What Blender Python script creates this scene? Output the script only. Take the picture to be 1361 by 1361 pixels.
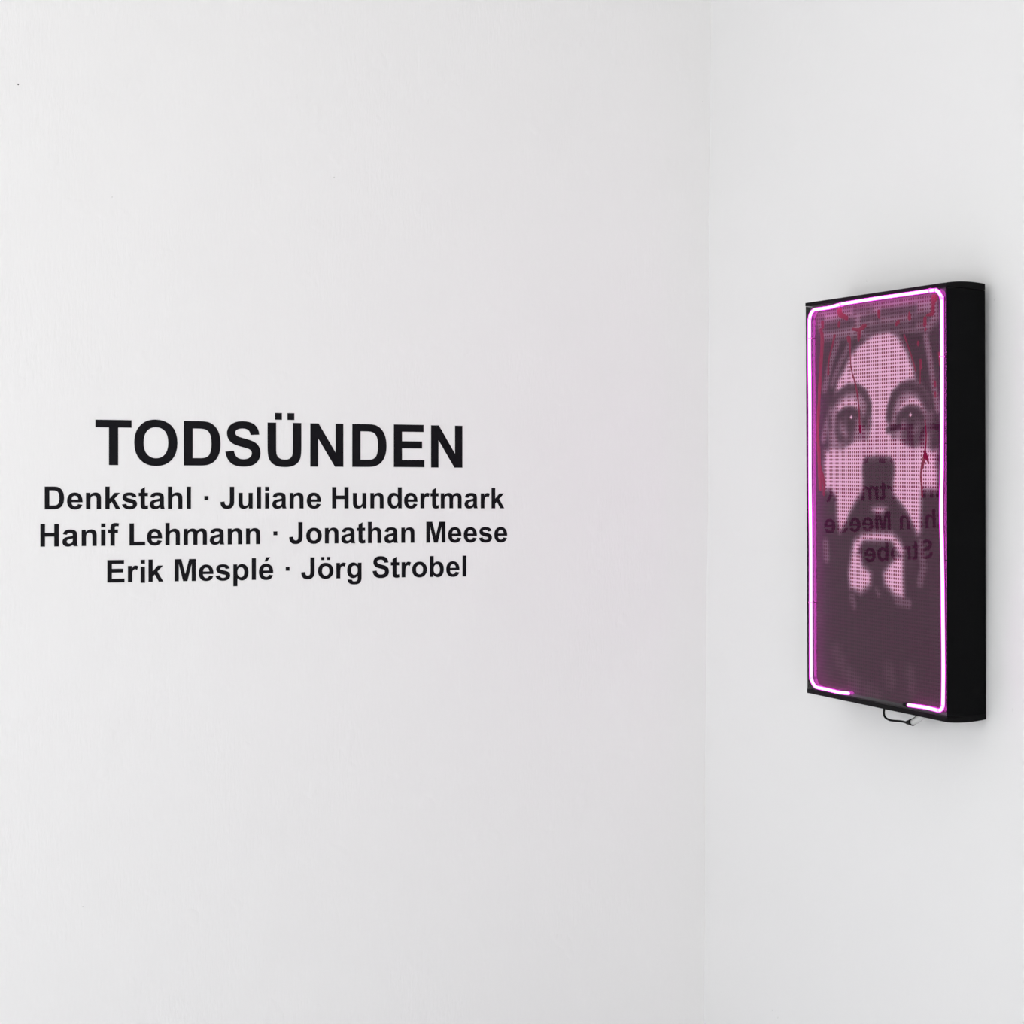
import bpy, bmesh, math, random
from mathutils import Vector, Matrix
from mathutils.geometry import tessellate_polygon

random.seed(4)
scene = bpy.context.scene
COL = scene.collection
for o in list(bpy.data.objects):
    bpy.data.objects.remove(o)

# ------------------------------------------------------------------ camera
EYE = 1.50                                    # lens height above the floor
YAW = 0.395
cam = bpy.data.cameras.new('camera')
cam.sensor_fit = 'HORIZONTAL'
cam.sensor_width = 36.0
cam.lens = 2465.67 / 1361.0 * 36.0
cam.shift_y = -(680.5 - 662.95) / 1361.0
cam.clip_start = 0.05
camo = bpy.data.objects.new('camera', cam)
camo.location = (-2.249, -4.11778, EYE)
camo.rotation_euler = (math.pi / 2, 0, -YAW)
COL.objects.link(camo)
scene.camera = camo

# ------------------------------------------------------------------ world, exposure
world = bpy.data.worlds.new('overcast_sky')
scene.world = world
world.use_nodes = True
bgn = world.node_tree.nodes['Background']
bgn.inputs[0].default_value = (0.985, 1.0, 1.0, 1)
bgn.inputs[1].default_value = 5.5
scene.view_settings.view_transform = 'Standard'
scene.view_settings.look = 'None'
scene.view_settings.gamma = 1.0
scene.view_settings.use_curve_mapping = False
scene.view_settings.exposure = 0.03
scene.cycles.max_bounces = 14
scene.cycles.diffuse_bounces = 6
scene.cycles.transparent_max_bounces = 16
WIN = [(-1.3, -0.2)]                          # window opening in the side wall (y range)
WIN_FILL = [(-4.0, -2.9), (-2.6, -1.4)]           # openings added in the rear wall to light the lettered wall (x range)
WZ0, WZ1 = 0.15, 2.60
ROOM_X, ROOM_Y, ROOM_Z = -4.6, -5.2, 3.3
for a, b in WIN:                              # portals: they only guide the sky light through the openings
    l = bpy.data.lights.new('window_portal', 'AREA')
    l.shape = 'RECTANGLE'
    l.size = b - a
    l.size_y = WZ1 - WZ0
    l.cycles.is_portal = True
    lo = bpy.data.objects.new('window_portal', l)
    lo.location = (ROOM_X - 0.16, (a + b) / 2, (WZ0 + WZ1) / 2)
    lo.rotation_euler = Matrix(((0, 0, -1), (1, 0, 0), (0, -1, 0))).to_euler()
    COL.objects.link(lo)
for a, b in WIN_FILL:
    l = bpy.data.lights.new('window_portal', 'AREA')
    l.shape = 'RECTANGLE'
    l.size = b - a
    l.size_y = WZ1 - WZ0
    l.cycles.is_portal = True
    lo = bpy.data.objects.new('window_portal', l)
    lo.location = ((a + b) / 2, ROOM_Y - 0.16, (WZ0 + WZ1) / 2)
    lo.rotation_euler = (math.pi / 2, 0, 0)
    COL.objects.link(lo)

# ------------------------------------------------------------------ helpers
def link(o, parent=None):
    COL.objects.link(o)
    if parent is not None:
        o.parent = parent
    return o

def empty(name, loc=(0, 0, 0)):
    o = bpy.data.objects.new(name, None)
    o.empty_display_size = 0.05
    o.location = loc
    return link(o)

def mesh_obj(name, verts, faces, mat, parent=None, smooth=False):
    me = bpy.data.meshes.new(name)
    me.from_pydata([tuple(v) for v in verts], [], faces)
    me.update()
    if smooth:
        for pl in me.polygons:
            pl.use_smooth = True
    me.materials.append(mat)
    return link(bpy.data.objects.new(name, me), parent)

def bm_obj(name, bm, mat, parent=None, smooth=False):
    me = bpy.data.meshes.new(name)
    bmesh.ops.recalc_face_normals(bm, faces=bm.faces)
    bm.to_mesh(me)
    bm.free()
    if smooth:
        for pl in me.polygons:
            pl.use_smooth = True
    me.materials.append(mat)
    return link(bpy.data.objects.new(name, me), parent)

def add_box(bm, x0, x1, y0, y1, z0, z1):
    v = [bm.verts.new((x, y, z)) for x in (x0, x1) for y in (y0, y1) for z in (z0, z1)]
    for f in ((0, 1, 3, 2), (4, 6, 7, 5), (0, 4, 5, 1), (2, 3, 7, 6), (0, 2, 6, 4), (1, 5, 7, 3)):
        bm.faces.new([v[i] for i in f])

def box(name, x0, x1, y0, y1, z0, z1, mat, parent=None, bevel=0.0):
    bm = bmesh.new()
    add_box(bm, x0, x1, y0, y1, z0, z1)
    if bevel:
        bmesh.ops.bevel(bm, geom=bm.edges[:], offset=bevel, segments=2, affect='EDGES', profile=0.5)
    return bm_obj(name, bm, mat, parent)

def tube_obj(name, pts, radii, mat, parent=None, seg=14, caps=True, round_ends=False):
    """sweep a circle along a polyline with parallel transport"""
    pts = [Vector(p) for p in pts]
    if not isinstance(radii, (list, tuple)):
        radii = [radii] * len(pts)
    radii = list(radii)
    if round_ends:
        d0 = (pts[0] - pts[1]).normalized()
        d1 = (pts[-1] - pts[-2]).normalized()
        pre, post = [], []
        for k in (1.0, 0.85, 0.55):
            pre.append((pts[0] + d0 * radii[0] * k, radii[0] * max(0.08, math.sqrt(1 - k * k))))
            post.insert(0, (pts[-1] + d1 * radii[-1] * k, radii[-1] * max(0.08, math.sqrt(1 - k * k))))
        pts = [a for a, _ in pre] + pts + [a for a, _ in post]
        radii = [r for _, r in pre] + radii + [r for _, r in post]
    n = len(pts)
    tang = [((pts[min(i + 1, n - 1)] - pts[max(i - 1, 0)]).normalized()) for i in range(n)]
    up = Vector((0, 1, 0))
    if abs(tang[0].dot(up)) > 0.9:
        up = Vector((1, 0, 0))
    nx = (up - tang[0] * up.dot(tang[0])).normalized()
    verts, faces = [], []
    for i in range(n):
        nx = (nx - tang[i] * nx.dot(tang[i])).normalized()
        ny = tang[i].cross(nx)
        for k in range(seg):
            a = 2 * math.pi * k / seg
            verts.append(pts[i] + (nx * math.cos(a) + ny * math.sin(a)) * radii[i])
    for i in range(n - 1):
        for k in range(seg):
            k2 = (k + 1) % seg
            faces.append((i * seg + k, i * seg + k2, (i + 1) * seg + k2, (i + 1) * seg + k))
    if caps:
        faces.append(tuple(range(seg - 1, -1, -1)))
        faces.append(tuple((n - 1) * seg + k for k in range(seg)))
    return mesh_obj(name, verts, faces, mat, parent, True)

def smooth_path(pts, sub=8):
    """Catmull-Rom"""
    P = [Vector(p) for p in pts]
    P = [P[0] * 2 - P[1]] + P + [P[-1] * 2 - P[-2]]
    out = []
    for i in range(1, len(P) - 2):
        for k in range(sub):
            t = k / sub
            a, b, c, d = P[i - 1], P[i], P[i + 1], P[i + 2]
            out.append(0.5 * ((2 * b) + (c - a) * t + (2 * a - 5 * b + 4 * c - d) * t * t + (3 * b - a - 3 * c + d) * t ** 3))
    out.append(P[-2])
    return out

def tag(o, label=None, category=None, kind=None, group=None):
    if label:
        o['label'] = label
    if category:
        o['category'] = category
    if kind:
        o['kind'] = kind
    if group:
        o['group'] = group
    return o

# ------------------------------------------------------------------ materials
def new_mat(name):
    m = bpy.data.materials.new(name)
    m.use_nodes = True
    nt = m.node_tree
    return m, nt, nt.nodes['Principled BSDF'], nt.nodes['Material Output']

def plain(name, col, rough=0.5, spec=0.5, metal=0.0, noise=0.0, nscale=60):
    m, nt, b, out = new_mat(name)
    b.inputs['Base Color'].default_value = (*col, 1)
    b.inputs['Roughness'].default_value = rough
    b.inputs['Specular IOR Level'].default_value = spec
    b.inputs['Metallic'].default_value = metal
    if noise:
        tc = nt.nodes.new('ShaderNodeTexCoord')
        nz = nt.nodes.new('ShaderNodeTexNoise')
        nz.inputs['Scale'].default_value = nscale
        nz.inputs['Detail'].default_value = 4
        nt.links.new(tc.outputs['Object'], nz.inputs['Vector'])
        bp = nt.nodes.new('ShaderNodeBump')
        bp.inputs['Strength'].default_value = noise
        bp.inputs['Distance'].default_value = 0.001
        nt.links.new(nz.outputs['Fac'], bp.inputs['Height'])
        nt.links.new(bp.outputs['Normal'], b.inputs['Normal'])
    return m

def wall_paint(name, col, brush=(55, 55, 14), strength=1.0):
    """white emulsion over old plaster: brushed grain, hand-sized waviness and a few trowel ridges"""
    m, nt, b, out = new_mat(name)
    N, L = nt.nodes.new, nt.links.new
    b.inputs['Roughness'].default_value = 0.62
    b.inputs['Specular IOR Level'].default_value = 0.25
    tc = N('ShaderNodeTexCoord')
    def noise(scale3, scale, detail, rough=0.55):
        mp = N('ShaderNodeMapping')
        mp.inputs['Scale'].default_value = scale3
        L(tc.outputs['Object'], mp.inputs['Vector'])
        nz = N('ShaderNodeTexNoise')
        nz.inputs['Scale'].default_value = scale
        nz.inputs['Detail'].default_value = detail
        nz.inputs['Roughness'].default_value = rough
        L(mp.outputs[0], nz.inputs['Vector'])
        return nz.outputs['Fac']
    grain = noise(brush, 3.0, 4)
    wave = noise((1, 1, 0.7), 3.2, 3)
    ridge = noise((1, 1, 1), 11.0, 2)
    # trowel ridges: only the crest of a noise
    rr = N('ShaderNodeMapRange')
    rr.inputs['From Min'].default_value = 0.63
    rr.inputs['From Max'].default_value = 0.72
    L(ridge, rr.inputs['Value'])
    def mul(a, k):
        n = N('ShaderNodeMath')
        n.operation = 'MULTIPLY'
        L(a, n.inputs[0])
        n.inputs[1].default_value = k
        return n.outputs[0]
    def add(a, c):
        n = N('ShaderNodeMath')
        n.operation = 'ADD'
        L(a, n.inputs[0])
        L(c, n.inputs[1])
        return n.outputs[0]
    h = add(add(mul(grain, 0.00022 * strength), mul(wave, 0.0032)), mul(rr.outputs[0], 0.00028 * strength))
    bp = N('ShaderNodeBump')
    bp.inputs['Strength'].default_value = 1.0
    bp.inputs['Distance'].default_value = 1.0
    L(h, bp.inputs['Height'])
    L(bp.outputs['Normal'], b.inputs['Normal'])
    # barely uneven paint tone
    ramp = N('ShaderNodeMix')
    ramp.data_type = 'RGBA'
    ramp.inputs['A'].default_value = (*[c * 0.985 for c in col], 1)
    ramp.inputs['B'].default_value = (*col, 1)
    L(noise((1, 1, 1), 2.3, 4), ramp.inputs['Factor'])
    L(ramp.outputs['Result'], b.inputs['Base Color'])
    return m

M_WALL = wall_paint('white_wall_paint', (0.83, 0.825, 0.818), (55, 55, 12), 2.6)
M_WALL_R = wall_paint('white_wall_paint_smooth', (0.805, 0.805, 0.803), (40, 40, 12), 1.2)
M_CEIL = plain('ceiling_paint', (0.84, 0.835, 0.82), 0.8, 0.2, noise=0.2)
M_FLOOR = plain('grey_floor_screed', (0.66, 0.675, 0.70), 0.5, 0.3, noise=0.3, nscale=12)
M_WFRAME = plain('white_window_lacquer', (0.8, 0.8, 0.79), 0.35)
M_VINYL = plain('black_vinyl', (0.0045, 0.004, 0.006), 0.5, 0.1, noise=0.15, nscale=150)
M_BLACK = plain('black_lacquer', (0.0028, 0.0028, 0.0031), 0.55, 0.05, noise=0.1, nscale=90)
M_LID = plain('black_lid_lacquer', (0.0035, 0.0033, 0.0037), 0.5, 0.07, noise=0.1, nscale=90)
M_INNER = plain('black_inner_board', (0.04, 0.038, 0.04), 0.6, 0.3)
M_RUBBER = plain('black_cable_rubber', (0.005, 0.005, 0.005), 0.55, 0.1)
M_HOLE = plain('dark_plaster_hole', (0.02, 0.02, 0.02), 0.9, 0.1)
M_SCUFF = plain('grey_scuff', (0.62, 0.62, 0.61), 0.8, 0.1)
M_SPOT = plain('pale_grey_speck', (0.5, 0.5, 0.49), 0.8, 0.1)

def red_paint():
    m, nt, b, out = new_mat('crimson_paint')
    b.inputs['Base Color'].default_value = (0.22, 0.001, 0.04, 1)
    b.inputs['Roughness'].default_value = 0.6
    b.inputs['Specular IOR Level'].default_value = 0.08
    return m
M_RED = red_paint()

def clear_acrylic():
    """clear sheet: see-through, with a Fresnel mirror on its outer faces"""
    m, nt, b, out = new_mat('clear_acrylic')
    nt.nodes.remove(b)
    N, L = nt.nodes.new, nt.links.new
    tr = N('ShaderNodeBsdfTransparent')
    tr.inputs['Color'].default_value = (0.97, 0.965, 0.97, 1)
    gl = N('ShaderNodeBsdfGlossy')
    gl.inputs['Roughness'].default_value = 0.012
    fr = N('ShaderNodeFresnel')
    fr.inputs['IOR'].default_value = 1.385
    geo = N('ShaderNodeNewGeometry')
    sub = N('ShaderNodeMath')
    sub.operation = 'SUBTRACT'
    sub.inputs[0].default_value = 1.0
    L(geo.outputs['Backfacing'], sub.inputs[1])
    mul = N('ShaderNodeMath')
    mul.operation = 'MULTIPLY'
    L(fr.outputs[0], mul.inputs[0])
    L(sub.outputs[0], mul.inputs[1])
    mix = N('ShaderNodeMixShader')
    L(mul.outputs[0], mix.inputs[0])
    L(tr.outputs[0], mix.inputs[1])
    L(gl.outputs[0], mix.inputs[2])
    L(mix.outputs[0], out.inputs['Surface'])
    return m
M_PANE = clear_acrylic()

def neon(name, col, strength):
    m, nt, b, out = new_mat(name)
    nt.nodes.remove(b)
    em = nt.nodes.new('ShaderNodeEmission')
    em.inputs[0].default_value = (*col, 1)
    em.inputs[1].default_value = strength
    nt.links.new(em.outputs[0], out.inputs['Surface'])
    return m
M_NEON = neon('neon_gas_glow', (1.0, 0.14, 0.88), 13.0)

def neon_sleeve():
    """the glass wall of the tube, itself glowing magenta, mostly see-through"""
    m, nt, b, out = new_mat('neon_glass_wall')
    nt.nodes.remove(b)
    N, L = nt.nodes.new, nt.links.new
    tr = N('ShaderNodeBsdfTransparent')
    em = N('ShaderNodeEmission')
    em.inputs[0].default_value = (0.85, 0.05, 0.8, 1)
    em.inputs[1].default_value = 0.95
    mix = N('ShaderNodeMixShader')
    mix.inputs[0].default_value = 0.36
    L(tr.outputs[0], mix.inputs[1])
    L(em.outputs[0], mix.inputs[2])
    L(mix.outputs[0], out.inputs['Surface'])
    return m
M_SLEEVE = neon_sleeve()

def support_plastic():
    m, nt, b, out = new_mat('clear_pink_plastic')
    nt.nodes.remove(b)
    tr = nt.nodes.new('ShaderNodeBsdfTransparent')
    tr.inputs['Color'].default_value = (0.95, 0.75, 0.92, 1)
    df = nt.nodes.new('ShaderNodeBsdfDiffuse')
    df.inputs['Color'].default_value = (0.85, 0.3, 0.7, 1)
    mix = nt.nodes.new('ShaderNodeMixShader')
    mix.inputs[0].default_value = 0.45
    nt.links.new(tr.outputs[0], mix.inputs[1])
    nt.links.new(df.outputs[0], mix.inputs[2])
    nt.links.new(mix.outputs[0], out.inputs['Surface'])
    return m
M_SUPPORT = support_plastic()

def milky_plastic():
    m, nt, b, out = new_mat('milky_plastic')
    b.inputs['Base Color'].default_value = (0.8, 0.8, 0.79, 1)
    b.inputs['Roughness'].default_value = 0.25
    b.inputs['Transmission Weight'].default_value = 0.35
    return m
M_MILKY = milky_plastic()

PITCH = 0.0078
def printed_sheet():
    """perforated sheet printed with the portrait; the tone of the print is stored on the mesh"""
    m, nt, b, out = new_mat('printed_perforated_sheet')
    N, L = nt.nodes.new, nt.links.new
    b.inputs['Roughness'].default_value = 0.5
    b.inputs['Specular IOR Level'].default_value = 0.08
    at = N('ShaderNodeAttribute')
    at.attribute_name = 'print_tone'
    ramp = N('ShaderNodeValToRGB')
    e = ramp.color_ramp.elements
    e[0].position = 0.0
    e[0].color = (0.056, 0.006, 0.031, 1)
    e[1].position = 1.0
    e[1].color = (0.88, 0.5, 0.7, 1)
    mid = ramp.color_ramp.elements.new(0.45)
    mid.color = (0.24, 0.12, 0.19, 1)
    L(at.outputs['Fac'], ramp.inputs[0])
    hole = N('ShaderNodeValToRGB')
    h = hole.color_ramp.elements
    h[0].color = (0.022, 0.002, 0.012, 1)
    h[1].color = (0.20, 0.008, 0.055, 1)
    L(at.outputs['Fac'], hole.inputs[0])
    tc = N('ShaderNodeTexCoord')
    sep = N('ShaderNodeSeparateXYZ')
    L(tc.outputs['Object'], sep.inputs[0])
    def cell(sock):
        d = N('ShaderNodeMath'); d.operation = 'DIVIDE'
        L(sock, d.inputs[0]); d.inputs[1].default_value = PITCH
        f = N('ShaderNodeMath'); f.operation = 'FRACT'
        L(d.outputs[0], f.inputs[0])
        s = N('ShaderNodeMath'); s.operation = 'SUBTRACT'
        L(f.outputs[0], s.inputs[0]); s.inputs[1].default_value = 0.5
        q = N('ShaderNodeMath'); q.operation = 'MULTIPLY'
        L(s.outputs[0], q.inputs[0]); L(s.outputs[0], q.inputs[1])
        return q.outputs[0]
    ad = N('ShaderNodeMath'); ad.operation = 'ADD'
    L(cell(sep.outputs['X']), ad.inputs[0])
    L(cell(sep.outputs['Z']), ad.inputs[1])
    sq = N('ShaderNodeMath'); sq.operation = 'SQRT'
    L(ad.outputs[0], sq.inputs[0])
    mr = N('ShaderNodeMapRange')
    mr.inputs['From Min'].default_value = 0.37
    mr.inputs['From Max'].default_value = 0.27
    L(sq.outputs[0], mr.inputs['Value'])
    mx = N('ShaderNodeMix')
    mx.data_type = 'RGBA'
    L(mr.outputs[0], mx.inputs['Factor'])
    L(ramp.outputs[0], mx.inputs['A'])
    L(hole.outputs[0], mx.inputs['B'])
    L(mx.outputs['Result'], b.inputs['Base Color'])
    return m
M_PRINT = printed_sheet()

# ------------------------------------------------------------------ the room
def corner_lean(z):
    """the corner of the old room is not quite plumb"""
    return 0.0085 * (z - EYE) / 1.1 + 0.0012 * math.sin(z * 5.1) + 0.0007 * math.sin(z * 13.0 + 1)

def wall_r_x(y, z):
    fade = max(0.0, 1.0 + y / 0.45)
    fade = fade * fade * (3 - 2 * fade)
    return -0.0113 * y + corner_lean(z) * fade

bm = bmesh.new()
add_box(bm, ROOM_X, 0.10, 0.0, 0.18, 0, ROOM_Z)
tag(bm_obj('wall_left', bm, M_WALL), 'white painted plaster wall carrying the black lettering', 'wall', 'structure')

verts, faces = [], []
ys = [0.02, 0.0, -0.01, -0.03, -0.06, -0.1, -0.15, -0.2, -0.26, -0.33, -0.4, -0.45, -1, -2, -3.5, ROOM_Y]
zs = [i * ROOM_Z / 66 for i in range(67)]
for y in ys:
    for z in zs:
        verts.append((wall_r_x(min(y, 0), z), y, z))
nz = len(zs)
for i in range(len(ys) - 1):
    for j in range(nz - 1):
        a = i * nz + j
        faces.append((a, a + 1, a + nz + 1, a + nz))
n0 = len(verts)
verts += [(0.25, ys[0], 0), (0.25, ys[0], ROOM_Z), (0.25, ROOM_Y, ROOM_Z), (0.25, ROOM_Y, 0)]
faces.append((n0, n0 + 3, n0 + 2, n0 + 1))
wr = mesh_obj('wall_right', verts, faces, M_WALL_R, None, True)
tag(wr, 'white painted wall at right on which the light box hangs', 'wall', 'structure')

tag(box('floor', ROOM_X - 0.2, 0.25, ROOM_Y - 0.2, 0.18, -0.12, 0, M_FLOOR), 'grey gallery floor below the picture', 'floor', 'structure')
tag(box('ceiling', ROOM_X - 0.2, 0.25, ROOM_Y - 0.2, 0.18, ROOM_Z, ROOM_Z + 0.12, M_CEIL), 'white ceiling above the picture', 'ceiling', 'structure')
def window_wall(name, label, spans, end0, end1, rear):
    bm = bmesh.new()
    def put(a, b, z0, z1):
        if rear:
            add_box(bm, a, b, ROOM_Y - 0.2, ROOM_Y, z0, z1)
        else:
            add_box(bm, ROOM_X - 0.2, ROOM_X, a, b, z0, z1)
    p = end0
    for a, b in sorted(spans):
        put(p, a, 0, ROOM_Z)
        put(a, b, 0, WZ0)
        put(a, b, WZ1, ROOM_Z)
        p = b
    put(p, end1, 0, ROOM_Z)
    tag(bm_obj(name, bm, M_WALL), label, 'wall', 'structure')
window_wall('wall_side', 'white wall with one tall window outside the frame', WIN, ROOM_Y, 0.0, False)
window_wall('wall_rear', 'white wall behind the camera, with two tall windows added to light the room', WIN_FILL, ROOM_X, 0.25, True)
k = 0
for spans, rear in ((WIN, False), (WIN_FILL, True)):
    for a, b in spans:
        k += 1
        bm = bmesh.new()
        t = 0.0
        def put(bm, u0, u1, d0, d1, z0, z1):
            if rear:
                add_box(bm, u0, u1, ROOM_Y + d0, ROOM_Y + d1, z0, z1)
            else:
                add_box(bm, ROOM_X + d0, ROOM_X + d1, u0, u1, z0, z1)
        m = (a + b) / 2
        for u0, u1, z0, z1 in ((a, a + t, WZ0, WZ1), (b - t, b, WZ0, WZ1), (a + t, b - t, WZ0, WZ0 + t), (a + t, b - t, WZ1 - t, WZ1), (m - t / 2, m + t / 2, WZ0 + t, WZ1 - t)):
            put(bm, u0, u1, -0.14, -0.08, z0, z1)
        w = bm_obj('window_%d' % k, bm, M_WFRAME)
        tag(w, 'tall white framed window outside the frame, rear pair added for light', 'window', 'structure')
        for u0, u1 in ((a + t, m - t / 2), (m + t / 2, b - t)):
            bm = bmesh.new()
            put(bm, u0, u1, -0.114, -0.108, WZ0 + t, WZ1 - t)
            bm_obj('pane', bm, M_PANE, w)
        bm = bmesh.new()
        put(bm, a - 0.03, b + 0.03, -0.08, 0.06, WZ0 - 0.03, WZ0)
        bm_obj('sill', bm, M_WFRAME, w)

# unseen fill lamp added under the ceiling to even out wall brightness
M_FILL = bpy.data.materials.new('fill_lamp_glow')
M_FILL.use_nodes = True
_nt = M_FILL.node_tree
_nt.nodes.remove(_nt.nodes['Principled BSDF'])
_em = _nt.nodes.new('ShaderNodeEmission')
_em.inputs[0].default_value = (1.0, 0.985, 0.93, 1)
_em.inputs[1].default_value = 3.5
_nt.links.new(_em.outputs[0], _nt.nodes['Material Output'].inputs['Surface'])
lamp = empty('fill_lamp', (-1.3, -1.9, ROOM_Z))
tag(lamp, 'unseen fill lamp added under the ceiling to even out the walls', 'ceiling light')
box('fill_housing', -0.75, 0.75, -0.07, 0.07, -0.045, 0.0, M_WFRAME, lamp, 0.004)
box('fill_diffuser', -0.73, 0.73, -0.06, 0.06, -0.085, -0.045, M_FILL, lamp, 0.012)

WALL_L = bpy.data.objects['wall_left']
def spot(name, x, z, r, mat, parent, n=7, squash=1.0):
    vs = [(x, -0.0008, z)]
    for k in range(n):
        a = 2 * math.pi * k / n
        rr = r * random.uniform(0.7, 1.2)
        vs.append((x + math.cos(a) * rr, 0.0004, z + math.sin(a) * rr * squash))
    return mesh_obj(name, vs, [(0, 1 + (k + 1) % n, 1 + k) for k in range(n)], mat, parent)
spot('nail_hole', -1.6906, 0.8973 + EYE, 0.0031, M_HOLE, WALL_L)
spot('nail_hole', -0.0130, 0.9980 + EYE, 0.0018, M_SPOT, WALL_L)
spot('plaster_speck', -0.9780, 0.7428 + EYE, 0.0026, M_SCUFF, WALL_L)
spot('plaster_speck', -1.4882, 0.6656 + EYE, 0.0018, M_SCUFF, WALL_L)
spot('plaster_speck', -1.5522, -0.8945 + EYE, 0.0022, M_SCUFF, WALL_L)

def scuff(y, z, r, tall):
    vs, m = [], 8
    x = wall_r_x(y, z)
    vs.append((x - 0.0007, y, z))
    for k in range(m):
        a = 2 * math.pi * k / m
        q = r * random.uniform(0.6, 1.2)
        yy, zz = y + math.cos(a) * q, z + math.sin(a) * q * tall
        vs.append((wall_r_x(yy, zz) + 0.0002, yy, zz))
    return mesh_obj('scuff', vs, [(0, 1 + k, 1 + (k + 1) % m) for k in range(m)], M_MARK, wr)
M_MARK = plain('faint_grey_scuff', (0.73, 0.73, 0.725), 0.8, 0.1)
scuff(-0.3155, -1.2066 + EYE, 0.0045, 0.7)
scuff(-0.3391, -1.2182 + EYE, 0.0040, 1.0)
scuff(-1.1391, 0.3882 + EYE, 0.0035, 0.8)
scuff(-0.7018, 0.4719 + EYE, 0.0030, 1.2)
scuff(-1.1948, -0.4075 + EYE, 0.0030, 2.2)

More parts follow.
